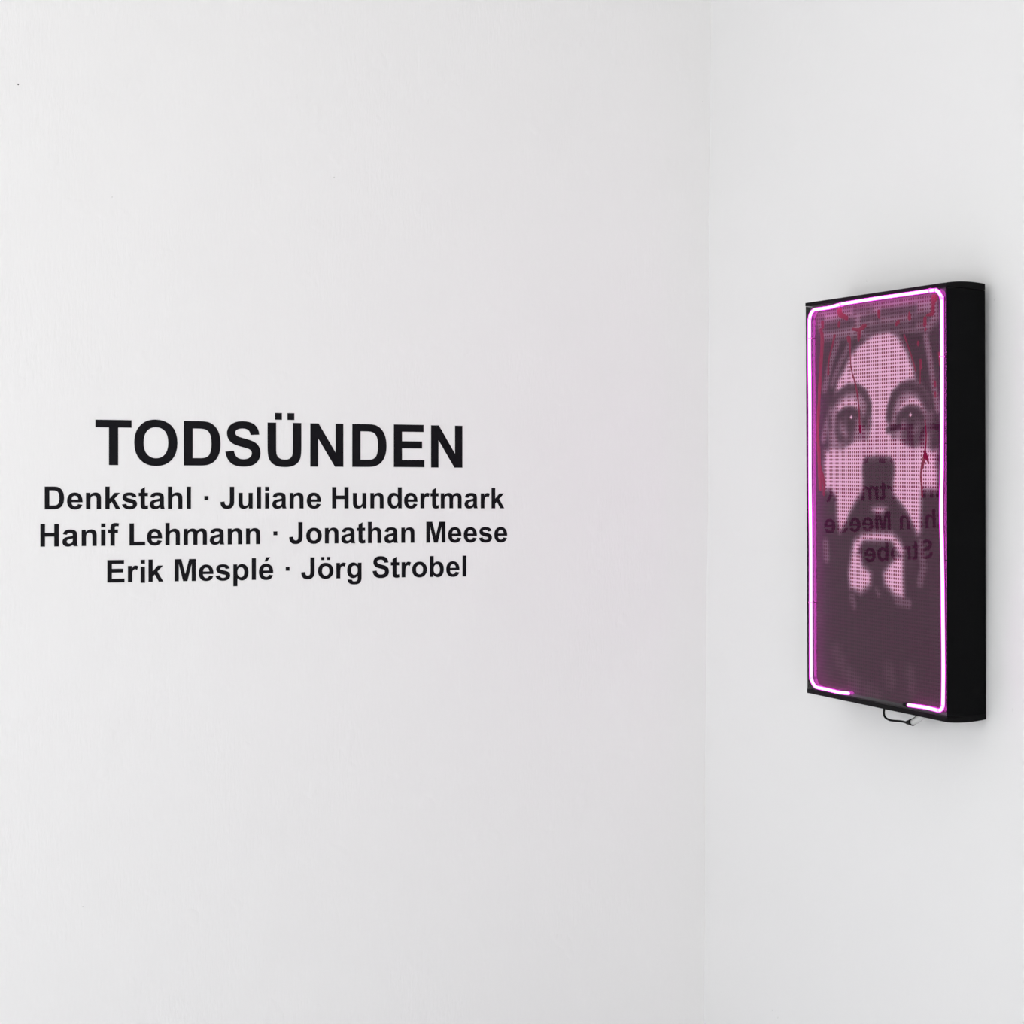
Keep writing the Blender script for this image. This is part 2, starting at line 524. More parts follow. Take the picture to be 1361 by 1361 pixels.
# ------------------------------------------------------------------ lettering on the wall
# bold grotesque outlines on a 2048-unit em: 'x y' corner, Q = curve through a control point
GLYPH = {
 'T': ['478 0 478 1218 43 1218 43 1466 1208 1466 1208 1218 774 1218 774 0'],
 'O': ['89 730 Q 89 954 156 1106 Q 206 1218 292.5 1307 Q 379 1396 482 1439 Q 619 1497 798 1497 Q 1122 1491 1316 1296 Q 1504 1089 1504 733 Q 1504 377 1312 176 Q 1120 -25 800 -25 Q 474 -25 281.5 175 Q 89 375 89 730',
       '394 737 Q 394 488 509 359 Q 624 230 799 230 Q 974 230 1086.5 358 Q 1199 486 1199 742 Q 1199 995 1089.5 1119.5 Q 980 1244 799 1244 Q 618 1244 506 1118 Q 394 992 394 737'],
 'D': ['150 1466 691 1466 Q 874 1466 970 1438 Q 1099 1400 1191 1303 Q 1283 1206 1331 1065.5 Q 1379 925 1379 719 Q 1379 538 1334 407 Q 1279 247 1177 148 Q 1100 73 969 31 Q 871 0 707 0 150 0',
       '446 1218 446 247 667 247 Q 791 247 846 261 Q 918 279 965.5 322 Q 1013 365 1043 463.5 Q 1073 562 1073 732 Q 1073 902 1043 993 Q 1013 1084 959 1135 Q 905 1186 822 1204 Q 760 1218 579 1218'],
 'S': ['74 477 362 505 Q 388 360 467.5 292 Q 547 224 682 224 Q 825 224 897.5 284.5 Q 970 345 970 426 Q 970 478 939.5 514.5 Q 909 551 833 578 Q 781 596 596 642 Q 358 701 262 787 Q 127 908 127 1082 Q 127 1194 190.5 1291.5 Q 254 1389 373.5 1440 Q 493 1491 662 1491 Q 938 1491 1077.5 1370 Q 1217 1249 1224 1047 928 1034 Q 909 1147 846.5 1196.5 Q 784 1246 659 1246 Q 530 1246 457 1193 Q 410 1159 410 1102 Q 410 1050 454 1013 Q 510 966 726 915 Q 942 864 1045.5 809.5 Q 1149 755 1207.5 660.5 Q 1266 566 1266 427 Q 1266 301 1196 191 Q 1126 81 998 27.5 Q 870 -26 679 -26 Q 401 -26 252 102.5 Q 103 231 74 477'],
 'U': ['147 1466 443 1466 443 672 Q 443 483 454 427 Q 473 337 544.5 282.5 Q 616 228 740 228 Q 866 228 930 279.5 Q 994 331 1007 406 Q 1020 481 1020 655 1020 1466 1316 1466 1316 696 Q 1316 432 1292 323 Q 1268 214 1203.5 139 Q 1139 64 1031 19.5 Q 923 -25 749 -25 Q 539 -25 430.5 23.5 Q 322 72 259 149.5 Q 196 227 176 312 Q 147 438 147 684'],
 'N': ['151 0 151 1466 439 1466 1039 487 1039 1466 1314 1466 1314 0 1017 0 426 956 426 0'],
 'E': ['149 0 149 1466 1236 1466 1236 1218 445 1218 445 893 1181 893 1181 646 445 646 445 247 1264 247 1264 0'],
 'J': ['706 1466 1001 1466 1001 538 Q 1001 356 969 258 Q 926 130 813 52.5 Q 700 -25 515 -25 Q 298 -25 181 96.5 Q 64 218 63 453 342 485 Q 347 359 379 307 Q 427 228 525 228 Q 624 228 665 284.5 Q 706 341 706 519'],
 'H': ['150 0 150 1466 446 1466 446 889 1026 889 1026 1466 1322 1466 1322 0 1026 0 1026 641 446 641 446 0'],
 'L': ['157 0 157 1454 453 1454 453 247 1189 247 1189 0'],
 'M': ['145 0 145 1466 588 1466 854 466 1117 1466 1561 1466 1561 0 1286 0 1286 1154 995 0 710 0 420 1154 420 0'],
 'a': ['357 738 102 784 Q 145 938 250 1012 Q 355 1086 562 1086 Q 750 1086 842 1041.5 Q 934 997 971.5 928.5 Q 1009 860 1009 677 1006 349 Q 1006 209 1019.5 142.5 Q 1033 76 1070 0 792 0 Q 781 28 765 83 Q 758 108 755 116 Q 683 46 601 11 Q 519 -24 426 -24 Q 262 -24 167.5 65 Q 73 154 73 290 Q 73 380 116 450.5 Q 159 521 236.5 558.5 Q 314 596 460 624 Q 657 661 733 693 733 721 Q 733 802 693 836.5 Q 653 871 542 871 Q 467 871 425 841.5 Q 383 812 357 738',
       '733 510 Q 679 492 562 467 Q 445 442 409 418 Q 354 379 354 319 Q 354 260 398 217 Q 442 174 510 174 Q 586 174 655 224 Q 706 262 722 317 Q 733 353 733 454'],
 'b': ['134 0 134 1466 415 1466 415 938 Q 545 1086 723 1086 Q 917 1086 1044 945.5 Q 1171 805 1171 542 Q 1171 270 1041.5 123 Q 912 -24 727 -24 Q 636 -24 547.5 21.5 Q 459 67 395 156 395 0',
       '413 554 Q 413 389 465 310 Q 538 198 659 198 Q 752 198 817.5 277.5 Q 883 357 883 528 Q 883 710 817 790.5 Q 751 871 648 871 Q 547 871 480 792.5 Q 413 714 413 554'],
 'd': ['1121 0 860 0 860 156 Q 795 65 706.5 20.5 Q 618 -24 528 -24 Q 345 -24 214.5 123.5 Q 84 271 84 535 Q 84 805 211 945.5 Q 338 1086 532 1086 Q 710 1086 840 938 840 1466 1121 1466',
       '371 554 Q 371 384 418 308 Q 486 198 608 198 Q 705 198 773 280.5 Q 841 363 841 527 Q 841 710 775 790.5 Q 709 871 606 871 Q 506 871 438.5 791.5 Q 371 712 371 554'],
 'e': ['762 338 1042 291 Q 988 137 871.5 56.5 Q 755 -24 580 -24 Q 303 -24 170 157 Q 65 302 65 523 Q 65 787 203 936.5 Q 341 1086 552 1086 Q 789 1086 926 929.5 Q 1063 773 1057 450 353 450 Q 356 325 421 255.5 Q 486 186 583 186 Q 649 186 694 222 Q 739 258 762 338',
       '778 622 Q 775 744 715 807.5 Q 655 871 569 871 Q 477 871 417 804 Q 357 737 358 622'],
 'f': ['24 1062 180 1062 180 1142 Q 180 1276 208.5 1342 Q 237 1408 313.5 1449.5 Q 390 1491 507 1491 Q 627 1491 742 1455 704 1259 Q 637 1275 575 1275 Q 514 1275 487.5 1246.5 Q 461 1218 461 1137 461 1062 671 1062 671 841 461 841 461 0 180 0 180 841 24 841'],
 'g': ['121 -70 442 -109 Q 450 -165 479 -186 Q 519 -216 605 -216 Q 715 -216 770 -183 Q 807 -161 826 -112 Q 839 -77 839 17 839 172 Q 713 0 521 0 Q 307 0 182 181 Q 84 324 84 537 Q 84 804 212.5 945 Q 341 1086 532 1086 Q 729 1086 857 913 857 1062 1120 1062 1120 109 Q 1120 -79 1089 -172 Q 1058 -265 1002 -318 Q 946 -371 852.5 -401 Q 759 -431 616 -431 Q 346 -431 233 -338.5 Q 120 -246 120 -104 Q 120 -90 121 -70',
       '372 553 Q 372 384 437.5 305.5 Q 503 227 599 227 Q 702 227 773 307.5 Q 844 388 844 546 Q 844 711 776 791 Q 708 871 604 871 Q 503 871 437.5 792.5 Q 372 714 372 553'],
 'h': ['415 1466 415 927 Q 551 1086 740 1086 Q 837 1086 915 1050 Q 993 1014 1032.5 958 Q 1072 902 1086.5 834 Q 1101 766 1101 623 1101 0 820 0 820 561 Q 820 728 804 773 Q 788 818 747.5 844.5 Q 707 871 646 871 Q 576 871 521 837 Q 466 803 440.5 734.5 Q 415 666 415 532 415 0 134 0 134 1466'],
 'i': ['147 0 147 1062 428 1062 428 0'],
 'k': ['137 0 137 1466 418 1466 418 688 747 1062 1093 1062 730 674 1119 0 816 0 549 477 418 340 418 0'],
 'l': ['147 0 147 1466 428 1466 428 0'],
 'm': ['126 1062 385 1062 385 917 Q 524 1086 716 1086 Q 818 1086 893 1044 Q 968 1002 1016 917 Q 1086 1002 1167 1044 Q 1248 1086 1340 1086 Q 1457 1086 1538 1038.5 Q 1619 991 1659 899 Q 1688 831 1688 679 1688 0 1407 0 1407 607 Q 1407 765 1378 811 Q 1339 871 1258 871 Q 1199 871 1147 835 Q 1095 799 1072 729.5 Q 1049 660 1049 510 1049 0 768 0 768 582 Q 768 737 753 782 Q 738 827 706.5 849 Q 675 871 621 871 Q 556 871 504 836 Q 452 801 429.5 735 Q 407 669 407 516 407 0 126 0'],
 'n': ['1113 0 832 0 832 542 Q 832 714 814 764.5 Q 796 815 755.5 843 Q 715 871 658 871 Q 585 871 527 831 Q 469 791 447.5 725 Q 426 659 426 481 426 0 145 0 145 1062 406 1062 406 906 Q 545 1086 756 1086 Q 849 1086 926 1052.5 Q 1003 1019 1042.5 967 Q 1082 915 1097.5 849 Q 1113 783 1113 660'],
 'o': ['82 546 Q 82 686 151 817 Q 220 948 346.5 1017 Q 473 1086 629 1086 Q 870 1086 1024 929.5 Q 1178 773 1178 534 Q 1178 293 1022.5 134.5 Q 867 -24 631 -24 Q 485 -24 352.5 42 Q 220 108 151 235.5 Q 82 363 82 546',
       '370 531 Q 370 373 445 289 Q 520 205 630 205 Q 740 205 814.5 289 Q 889 373 889 533 Q 889 689 814.5 773 Q 740 857 630 857 Q 520 857 445 773 Q 370 689 370 531'],
 'p': ['139 1062 401 1062 401 906 Q 452 986 539 1036 Q 626 1086 732 1086 Q 917 1086 1046 941 Q 1175 796 1175 537 Q 1175 271 1045 123.5 Q 915 -24 730 -24 Q 642 -24 570.5 11 Q 499 46 420 131 420 -404 139 -404',
       '417 549 Q 417 370 488 284.5 Q 559 199 661 199 Q 759 199 824 277.5 Q 889 356 889 535 Q 889 702 822 783 Q 755 864 656 864 Q 553 864 485 784.5 Q 417 705 417 549'],
 'r': ['416 0 135 0 135 1062 396 1062 396 911 Q 463 1018 516.5 1052 Q 570 1086 638 1086 Q 734 1086 823 1033 736 788 Q 665 834 604 834 Q 545 834 504 801.5 Q 463 769 439.5 684 Q 416 599 416 328'],
 's': ['48 303 330 346 Q 348 264 403 221.5 Q 458 179 557 179 Q 666 179 721 219 Q 758 247 758 294 Q 758 326 738 347 Q 717 367 644 384 Q 304 459 213 521 Q 87 607 87 760 Q 87 898 196 992 Q 305 1086 534 1086 Q 752 1086 858 1015 Q 964 944 1004 805 739 756 Q 722 818 674.5 851 Q 627 884 539 884 Q 428 884 380 853 Q 348 831 348 796 Q 348 766 376 745 Q 414 717 638.5 666 Q 863 615 952 541 Q 1040 466 1040 332 Q 1040 186 918 81 Q 796 -24 557 -24 Q 340 -24 213.5 64 Q 87 152 48 303'],
 't': ['634 1062 634 838 442 838 442 410 Q 442 280 447.5 258.5 Q 453 237 472.5 223 Q 492 209 520 209 Q 559 209 633 236 657 18 Q 559 -24 435 -24 Q 359 -24 298 1.5 Q 237 27 208.5 67.5 Q 180 108 169 177 Q 160 226 160 375 160 838 31 838 31 1062 160 1062 160 1273 442 1437 442 1062'],
 'u': ['847 0 847 159 Q 789 74 694.5 25 Q 600 -24 495 -24 Q 388 -24 303 23 Q 218 70 180 155 Q 142 240 142 390 142 1062 423 1062 423 574 Q 423 350 438.5 299.5 Q 454 249 495 219.5 Q 536 190 599 190 Q 671 190 728 229.5 Q 785 269 806 327.5 Q 827 386 827 614 827 1062 1108 1062 1108 0'],
 '·': ['147 582 147 848 420 848 420 582'],
}
MARKS = {  # small separate pieces above a letter
 'Ü': ('U', 'umlaut_dot', ['404 1562 404 1792 643 1792 643 1562', '832 1562 832 1792 1072 1792 1072 1562']),
 'ö': ('o', 'umlaut_dot', ['311 1270 311 1483 530 1483 530 1270', '728 1270 728 1483 949 1483 949 1270']),
 'é': ('e', 'acute_accent', ['449 1226 572 1513 843 1513 635 1226']),
 'i': ('i', 'letter_dot', ['147 1206 147 1466 428 1466 428 1206']),
}

def outline(spec):
    tok, pts, i = spec.split(), [], 0
    while i < len(tok):
        if tok[i] == 'Q':
            c = Vector((float(tok[i + 1]), float(tok[i + 2])))
            e = Vector((float(tok[i + 3]), float(tok[i + 4])))
            s = pts[-1]
            for k in range(1, 5):
                t = k / 4
                pts.append(s * (1 - t) ** 2 + c * 2 * t * (1 - t) + e * t * t)
            i += 5
        else:
            pts.append(Vector((float(tok[i]), float(tok[i + 1]))))
            i += 2
    if (pts[0] - pts[-1]).length < 1:
        pts.pop()
    return pts

VINYL = 0.0007
MESH = {}
def cut_mesh(key, specs, size, name):
    """flat vinyl shape, 0.7 mm thick, standing on the wall plane y = 0"""
    if (key, size) in MESH:
        return MESH[(key, size)]
    loops = [outline(s) for s in specs]
    flat = [p for l in loops for p in l]
    tris = tessellate_polygon([[Vector((p.x, p.y, 0)) for p in l] for l in loops])
    n = len(flat)
    verts = [(p.x * size, -VINYL, p.y * size) for p in flat] + [(p.x * size, 0.0003, p.y * size) for p in flat]
    faces = []
    for t in tris:
        a, b, c = (flat[k] for k in t)
        area = (b - a).x * (c - a).y - (b - a).y * (c - a).x
        if abs(area) < 1e-6:
            continue
        faces.append(tuple(t) if area > 0 else tuple(reversed(t)))
    base = 0
    for l in loops:
        m = len(l)
        for k in range(m):
            a, b = base + k, base + (k + 1) % m
            faces.append((a, b, b + n, a + n))
        base += m
    me = bpy.data.meshes.new(name)
    me.from_pydata(verts, [], faces)
    me.update()
    me.materials.append(M_VINYL)
    MESH[(key, size)] = me
    return me

# letter, left origin and baseline on the wall in millimetres (baseline measured from the lens height)
LINES = [
    [('T', -1527.8, 74.2), ('O', -1445.6, 74.4), ('D', -1339.0, 74.5), ('S', -1239.0, 74.3), ('Ü', -1146.1, 74.0), ('N', -1045.4, 73.8), ('D', -944.4, 73.9), ('E', -842.4, 74.2), ('N', -749.8, 73.6)],
    [('D', -1639.2, -22.9), ('e', -1588.4, -22.8), ('n', -1550.2, -22.7), ('k', -1507.9, -22.6), ('s', -1468.4, -22.6), ('t', -1430.8, -22.5), ('a', -1407.6, -22.5), ('h', -1369.1, -22.4), ('l', -1327.0, -22.4), ('·', -1287.0, -22.4), ('J', -1247.5, -22.3), ('u', -1208.4, -22.3), ('l', -1165.8, -22.3), ('i', -1146.8, -22.3), ('a', -1127.6, -22.3), ('n', -1088.9, -22.3), ('e', -1045.5, -22.3), ('H', -987.9, -22.4), ('u', -937.4, -22.4), ('n', -895.0, -22.4), ('d', -850.7, -22.5), ('e', -809.2, -22.5), ('r', -770.6, -22.6), ('t', -742.1, -22.6), ('m', -719.3, -22.7), ('a', -657.2, -22.8), ('r', -617.8, -22.9), ('k', -590.2, -23.0)],
    [('H', -1648.5, -104.3), ('a', -1598.7, -104.1), ('n', -1559.6, -103.9), ('i', -1517.4, -103.8), ('f', -1498.0, -103.8), ('L', -1455.4, -103.6), ('e', -1413.3, -103.5), ('h', -1374.7, -103.5), ('m', -1333.2, -103.4), ('a', -1272.2, -103.3), ('n', -1233.2, -103.3), ('n', -1191.3, -103.2), ('·', -1127.3, -103.2), ('J', -1087.4, -103.2), ('o', -1047.6, -103.2), ('n', -1005.1, -103.2), ('a', -963.0, -103.3), ('t', -924.2, -103.3), ('h', -900.5, -103.4), ('a', -858.2, -103.4), ('n', -818.7, -103.5), ('M', -756.3, -103.7), ('e', -698.5, -103.8), ('e', -658.9, -103.9), ('s', -619.6, -104.1), ('e', -580.7, -104.2)],
    [('E', -1503.8, -184.7), ('r', -1458.1, -184.6), ('i', -1430.2, -184.6), ('k', -1412.5, -184.6), ('M', -1354.3, -184.5), ('e', -1297.0, -184.4), ('s', -1258.0, -184.4), ('p', -1220.4, -184.3), ('l', -1177.8, -184.3), ('é', -1158.5, -184.3), ('·', -1098.4, -184.3), ('J', -1058.8, -184.3), ('ö', -1019.6, -184.3), ('r', -977.3, -184.3), ('g', -949.4, -184.3), ('S', -887.1, -184.4), ('t', -840.6, -184.4), ('r', -817.6, -184.4), ('o', -789.6, -184.5), ('b', -747.0, -184.6), ('e', -703.4, -184.6), ('l', -664.8, -184.7)],
]
SIZES = [0.1 / 1466, 0.04961 / 1466, 0.04961 / 1466, 0.04961 / 1466]
LABELS = [
    ('title_lettering', 'large bold black capital title lettering on white wall, topmost of four lines', 'lettering'),
    ('name_lettering', 'first line of smaller black names directly below the large title', 'lettering'),
    ('name_lettering', 'second and widest line of small black names, middle of the three', 'lettering'),
    ('name_lettering', 'lowest and shortest line of small black names on white wall', 'lettering'),
]
for li, line in enumerate(LINES):
    nm, lab, cat = LABELS[li]
    size = SIZES[li]
    x0 = (line[0][1] + line[-1][1]) / 2000
    z0 = line[0][2] / 1000 + EYE
    root = empty(nm, (x0, 0, z0))
    tag(root, lab, cat, group=None if li == 0 else 'lines of names under the title')
    for k, (ch, x, z) in enumerate(line):
        if li == 3 and k == 2:
            z -= 1.9                           # one letter was stuck on a touch too low
        base = MARKS[ch][0] if ch in MARKS else ch
        name = 'separator_dot' if ch == '·' else 'letter'
        o = bpy.data.objects.new(name, cut_mesh(base, GLYPH[base], size, name))
        o.location = (x / 1000 - x0, 0, z / 1000 + EYE - z0)
        link(o, root)
        if ch in MARKS:
            for q, sp in enumerate(MARKS[ch][2]):
                d = bpy.data.objects.new(MARKS[ch][1], cut_mesh((ch, q), [sp], size, MARKS[ch][1]))
                if li == 3 and k == 2:
                    d.location = (0, 0, 0.0016)
                link(d, o)

# ------------------------------------------------------------------ neon light box
HW, BH, BD = 0.2511, 0.8529, 0.0915          # half width, height, depth
n_ = Vector((-0.99980503, -0.01099405, -0.01640243))
h_ = Vector((-0.01128393, 0.9997799, 0.01768687))
v_ = Vector((-0.01620437, -0.01786851, 0.99970903))
cen = Vector((-0.08960468, -0.87141259, -0.00361995 + EYE))
org = cen - v_ * (BH / 2)
root = empty('neon_light_box')
bx, by, bz = -h_, -n_, v_
root.matrix_world = Matrix(((bx.x, by.x, bz.x, org.x), (bx.y, by.y, bz.y, org.y), (bx.z, by.z, bz.z, org.z), (0, 0, 0, 1)))
tag(root, 'black wall-hung light box with magenta neon tube around a printed portrait', 'light box')

LT0, LT1 = 0.0072, 0.0118                     # lid thickness at the front and at the wall
for s, nm in ((-1, 'side_panel'), (1, 'side_panel')):
    x0, x1 = (-HW, -HW + 0.0015) if s < 0 else (HW - 0.0015, HW)
    verts = []
    for x in (x0, x1):
        verts += [(x, -0.0004, 0.0098), (x, BD, 0.0098), (x, BD, BH - LT1 - 0.0009), (x, -0.0004, BH - LT0 - 0.0009)]
    mesh_obj(nm, verts, [(0, 1, 2, 3), (7, 6, 5, 4), (0, 4, 5, 1), (1, 5, 6, 2), (2, 6, 7, 3), (3, 7, 4, 0)], M_BLACK, root)

def lid(name, top):
    """shallow bowed cap: flat where it meets the box, slightly arched across its depth"""
    verts, faces = [], []
    nseg = 12
    for x in (-HW - 0.0003, HW + 0.0003):
        for k in range(nseg + 1):
            t = k / nseg
            y = -0.0012 + (BD + 0.0012) * t
            bow = 0.0034 * (1 - (2 * t - 1) ** 2)
            if top:
                verts += [(x, y, BH + bow), (x, y, BH - LT0 - (LT1 - LT0) * t)]
            else:
                verts += [(x, y, 0.0095), (x, y, -bow * 0.9)]
    m = 2 * (nseg + 1)
    for k in range(nseg):
        a = 2 * k
        faces.append((a, a + 1, a + 3, a + 2))
        faces.append((m + a, m + a + 2, m + a + 3, m + a + 1))
        faces.append((a, a + 2, m + a + 2, m + a))
        faces.append((a + 1, m + a + 1, m + a + 3, a + 3))
    faces.append((0, m, m + 1, 1))
    faces.append((2 * nseg, 2 * nseg + 1, m + 2 * nseg + 1, m + 2 * nseg))
    return mesh_obj(name, verts, faces, M_LID, root)
lid('top_lid', True)
lid('bottom_lid', False)
box('back_panel', -HW + 0.0016, HW - 0.0016, BD - 0.005, BD - 0.001, 0.0105, BH - 0.014, M_BLACK, root)
box('inner_board', -HW + 0.0016, HW - 0.0016, 0.0085, 0.0125, 0.0105, BH - 0.0095, M_INNER, root)
pane = box('acrylic_pane', -HW + 0.0016, HW - 0.0016, 0.0, 0.003, 0.0098, BH - 0.0078, M_PANE, root)
tag(pane, 'clear glossy front pane mirroring the lettering')

# --- the printed sheet: a blurred bearded face with a crown of thorns
LIGHT = [
    ([(-216, 827), (-143, 828), (16, 832), (208, 831), (218, 789), (186, 764), (96, 774), (15, 775), (-43, 759), (-104, 770), (-188, 771), (-211, 800)], 0.5),  # crown band
    ([(-158, 626), (-145, 647), (-95, 667), (-46, 658), (-16, 622), (-13, 588), (-22, 547), (-71, 541), (-165, 531), (-175, 577)], 0.55),  # left eye field
    ([(49, 617), (67, 647), (107, 666), (151, 664), (179, 637), (195, 604), (195, 571), (189, 532), (140, 532), (83, 546), (55, 563)], 0.55),  # right eye field
    ([(-45, 754), (3, 770), (50, 772), (84, 757), (113, 725), (135, 691), (140, 671), (107, 666), (67, 647), (49, 617), (55, 573), (66, 539), (60, 509), (-34, 509), (-28, 547), (-13, 588), (-16, 622), (-46, 658), (-95, 667), (-145, 647), (-139, 675), (-110, 702), (-88, 729)], 1.0),  # forehead+nose bridge
    ([(-145, 623), (-114, 641), (-76, 643), (-52, 630), (-52, 617), (-95, 618), (-133, 612)], 1.0),  # left upper lid
    ([(78, 606), (95, 629), (129, 638), (157, 631), (168, 611), (135, 617), (101, 609)], 1.0),  # right upper lid
    ([(-165, 538), (-121, 534), (-65, 554), (-22, 554), (-22, 513), (-47, 488), (-44, 450), (-188, 448), (-191, 506)], 1.0),  # left cheek
    ([(-188, 529), (-40, 529), (-41, 491), (-47, 445), (-71, 424), (-96, 396), (-106, 374), (-131, 359), (-141, 388), (-143, 430), (-179, 461)], 1.0),  # left cheek low
    ([(49, 553), (84, 556), (106, 542), (140, 536), (173, 539), (195, 529), (211, 490), (211, 453), (63, 452), (66, 499), (49, 513)], 1.0),  # right cheek
    ([(65, 528), (211, 527), (205, 482), (178, 459), (159, 448), (156, 369), (139, 355), (131, 372), (117, 398), (94, 417), (63, 440), (63, 488)], 1.0),  # right cheek low
    ([(-11, 408), (13, 414), (42, 411), (25, 399), (7, 398)], 1.0),  # moustache spot
    ([(-47, 354), (1, 362), (60, 361), (88, 343), (100, 327), (94, 314), (77, 326), (60, 342), (-47, 340), (-60, 320), (-72, 306), (-84, 319), (-78, 337)], 1.0),  # lower lip
    ([(-84, 319), (-54, 314), (-48, 290), (-17, 274), (-18, 253), (-54, 234), (-91, 242), (-97, 269)], 1.0),  # chin left
    ([(48, 294), (77, 313), (97, 314), (97, 273), (99, 233), (71, 235), (36, 256), (30, 276)], 1.0),  # chin right
]
STREAK = [
    ([(-138, 760), (-164, 719), (-187, 663)], 7, 0.35),
    ([(-94, 750), (-132, 710), (-158, 673)], 6, 0.3),
    ([(-158, 626), (-178, 591), (-191, 556)], 7, 0.45),
    ([(176, 754), (190, 708), (200, 662), (214, 610)], 6, 0.45),
    ([(179, 604), (195, 568)], 6, 0.35),
    ([(-202, 820), (-143, 816)], 7, 0.55),
    ([(-77, 817), (-56, 801), (-60, 792)], 6, 0.5),
    ([(-26, 816), (-5, 818), (11, 811)], 5, 0.5),
    ([(32, 822), (81, 822), (120, 823)], 8, 0.5),
    ([(140, 815), (186, 814)], 7, 0.4),
    ([(48, 797), (88, 797), (120, 796)], 6, 0.5),
    ([(-186, 780), (-139, 779), (-91, 779)], 6, 0.5),
    ([(-31, 791), (7, 791), (28, 793)], 6, 0.4),
    ([(15, 775), (80, 775), (136, 771)], 5, 0.45),
    ([(186, 803), (208, 803)], 6, 0.4),
    ([(-186, 329), (-183, 300)], 8, 0.3),
    ([(156, 343), (166, 297), (155, 267)], 8, 0.25),
    ([(-85, 221), (-79, 204)], 7, 0.2),
    ([(6, 244), (12, 234)], 5, 0.25),
    ([(76, 225), (116, 221)], 7, 0.25),
    ([(-145, 99), (-122, 71)], 15, 0.06),
    ([(-98, 54), (-69, 37)], 15, 0.07),
    ([(46, 82), (54, 57)], 13, 0.06),
    ([(120, 83), (126, 53)], 13, 0.06),
    ([(-30, 29), (4, 20)], 14, 0.05),
]
DARK = [
    ([(-160, 632), (-141, 646), (-101, 660), (-62, 660), (-35, 648), (-20, 626), (-24, 606), (-34, 591)], 10, 0.85),
    ([(51, 596), (55, 615), (69, 640), (95, 654), (123, 657), (151, 650), (172, 633), (186, 614)], 12, 0.9),
    ([(-130, 604), (-106, 614), (-82, 614), (-63, 605)], 9, 0.9),
    ([(-110, 600), (-94, 590), (-86, 588)], 19, 0.75),
    ([(-90, 604), (-86, 588), (-88, 575)], 15, 0.8),
    ([(-134, 600), (-138, 576), (-130, 558)], 11, 0.7),
    ([(-126, 555), (-102, 551), (-86, 557)], 9, 0.6),
    ([(-55, 607), (-40, 587), (-28, 580)], 8, 0.6),
    ([(84, 593), (102, 605), (123, 610), (148, 606), (162, 594)], 11, 0.92),
    ([(112, 599), (144, 592)], 18, 0.7),
    ([(123, 599), (127, 584)], 17, 0.8),
    ([(47, 571), (65, 574), (87, 579)], 8, 0.85),
    ([(109, 563), (133, 550), (155, 558), (165, 575)], 14, 0.75),
    ([(186, 591), (193, 566), (203, 545)], 12, 0.55),
    ([(-174, 651), (-176, 612), (-166, 581)], 8, 0.6),
    ([(-28, 503), (9, 506), (50, 503)], 14, 0.8),
    ([(-25, 490), (9, 490), (50, 490)], 20, 0.95),
    ([(-17, 470), (13, 469), (43, 470)], 18, 0.85),
    ([(-10, 448), (13, 449), (39, 449)], 20, 0.8),
    ([(-33, 426), (9, 429), (50, 428)], 14, 0.85),
    ([(-40, 415), (-64, 393), (-83, 376), (-103, 356)], 17, 0.95),
    ([(65, 417), (94, 397), (111, 378), (126, 362), (133, 347)], 17, 0.95),
    ([(-41, 382), (9, 381), (72, 385)], 20, 0.95),
    ([(-48, 404), (-25, 394)], 14, 0.9),
    ([(61, 407), (46, 395)], 14, 0.9),
    ([(-33, 330), (9, 331), (50, 332)], 12, 0.9),
    ([(-29, 317), (9, 316), (49, 320)], 17, 0.9),
    ([(-18, 302), (12, 299), (35, 307)], 14, 0.85),
    ([(12, 288), (8, 264), (12, 249)], 12, 0.85),
    ([(-186, 795), (-143, 796), (-82, 799)], 11, 0.75),
    ([(-73, 823), (-39, 823), (-9, 822)], 7, 0.6),
    ([(-43, 802), (-10, 805), (15, 801)], 8, 0.7),
    ([(30, 811), (72, 810), (120, 810), (140, 811)], 10, 0.75),
    ([(-31, 780), (15, 782), (80, 781), (136, 779)], 10, 0.7),
    ([(140, 790), (182, 791)], 12, 0.7),
    ([(-211, 825), (-195, 813)], 10, 0.6),
    ([(-78, 761), (-43, 762)], 10, 0.6),
]
GLINT = [(-86, 600), (124, 600)]
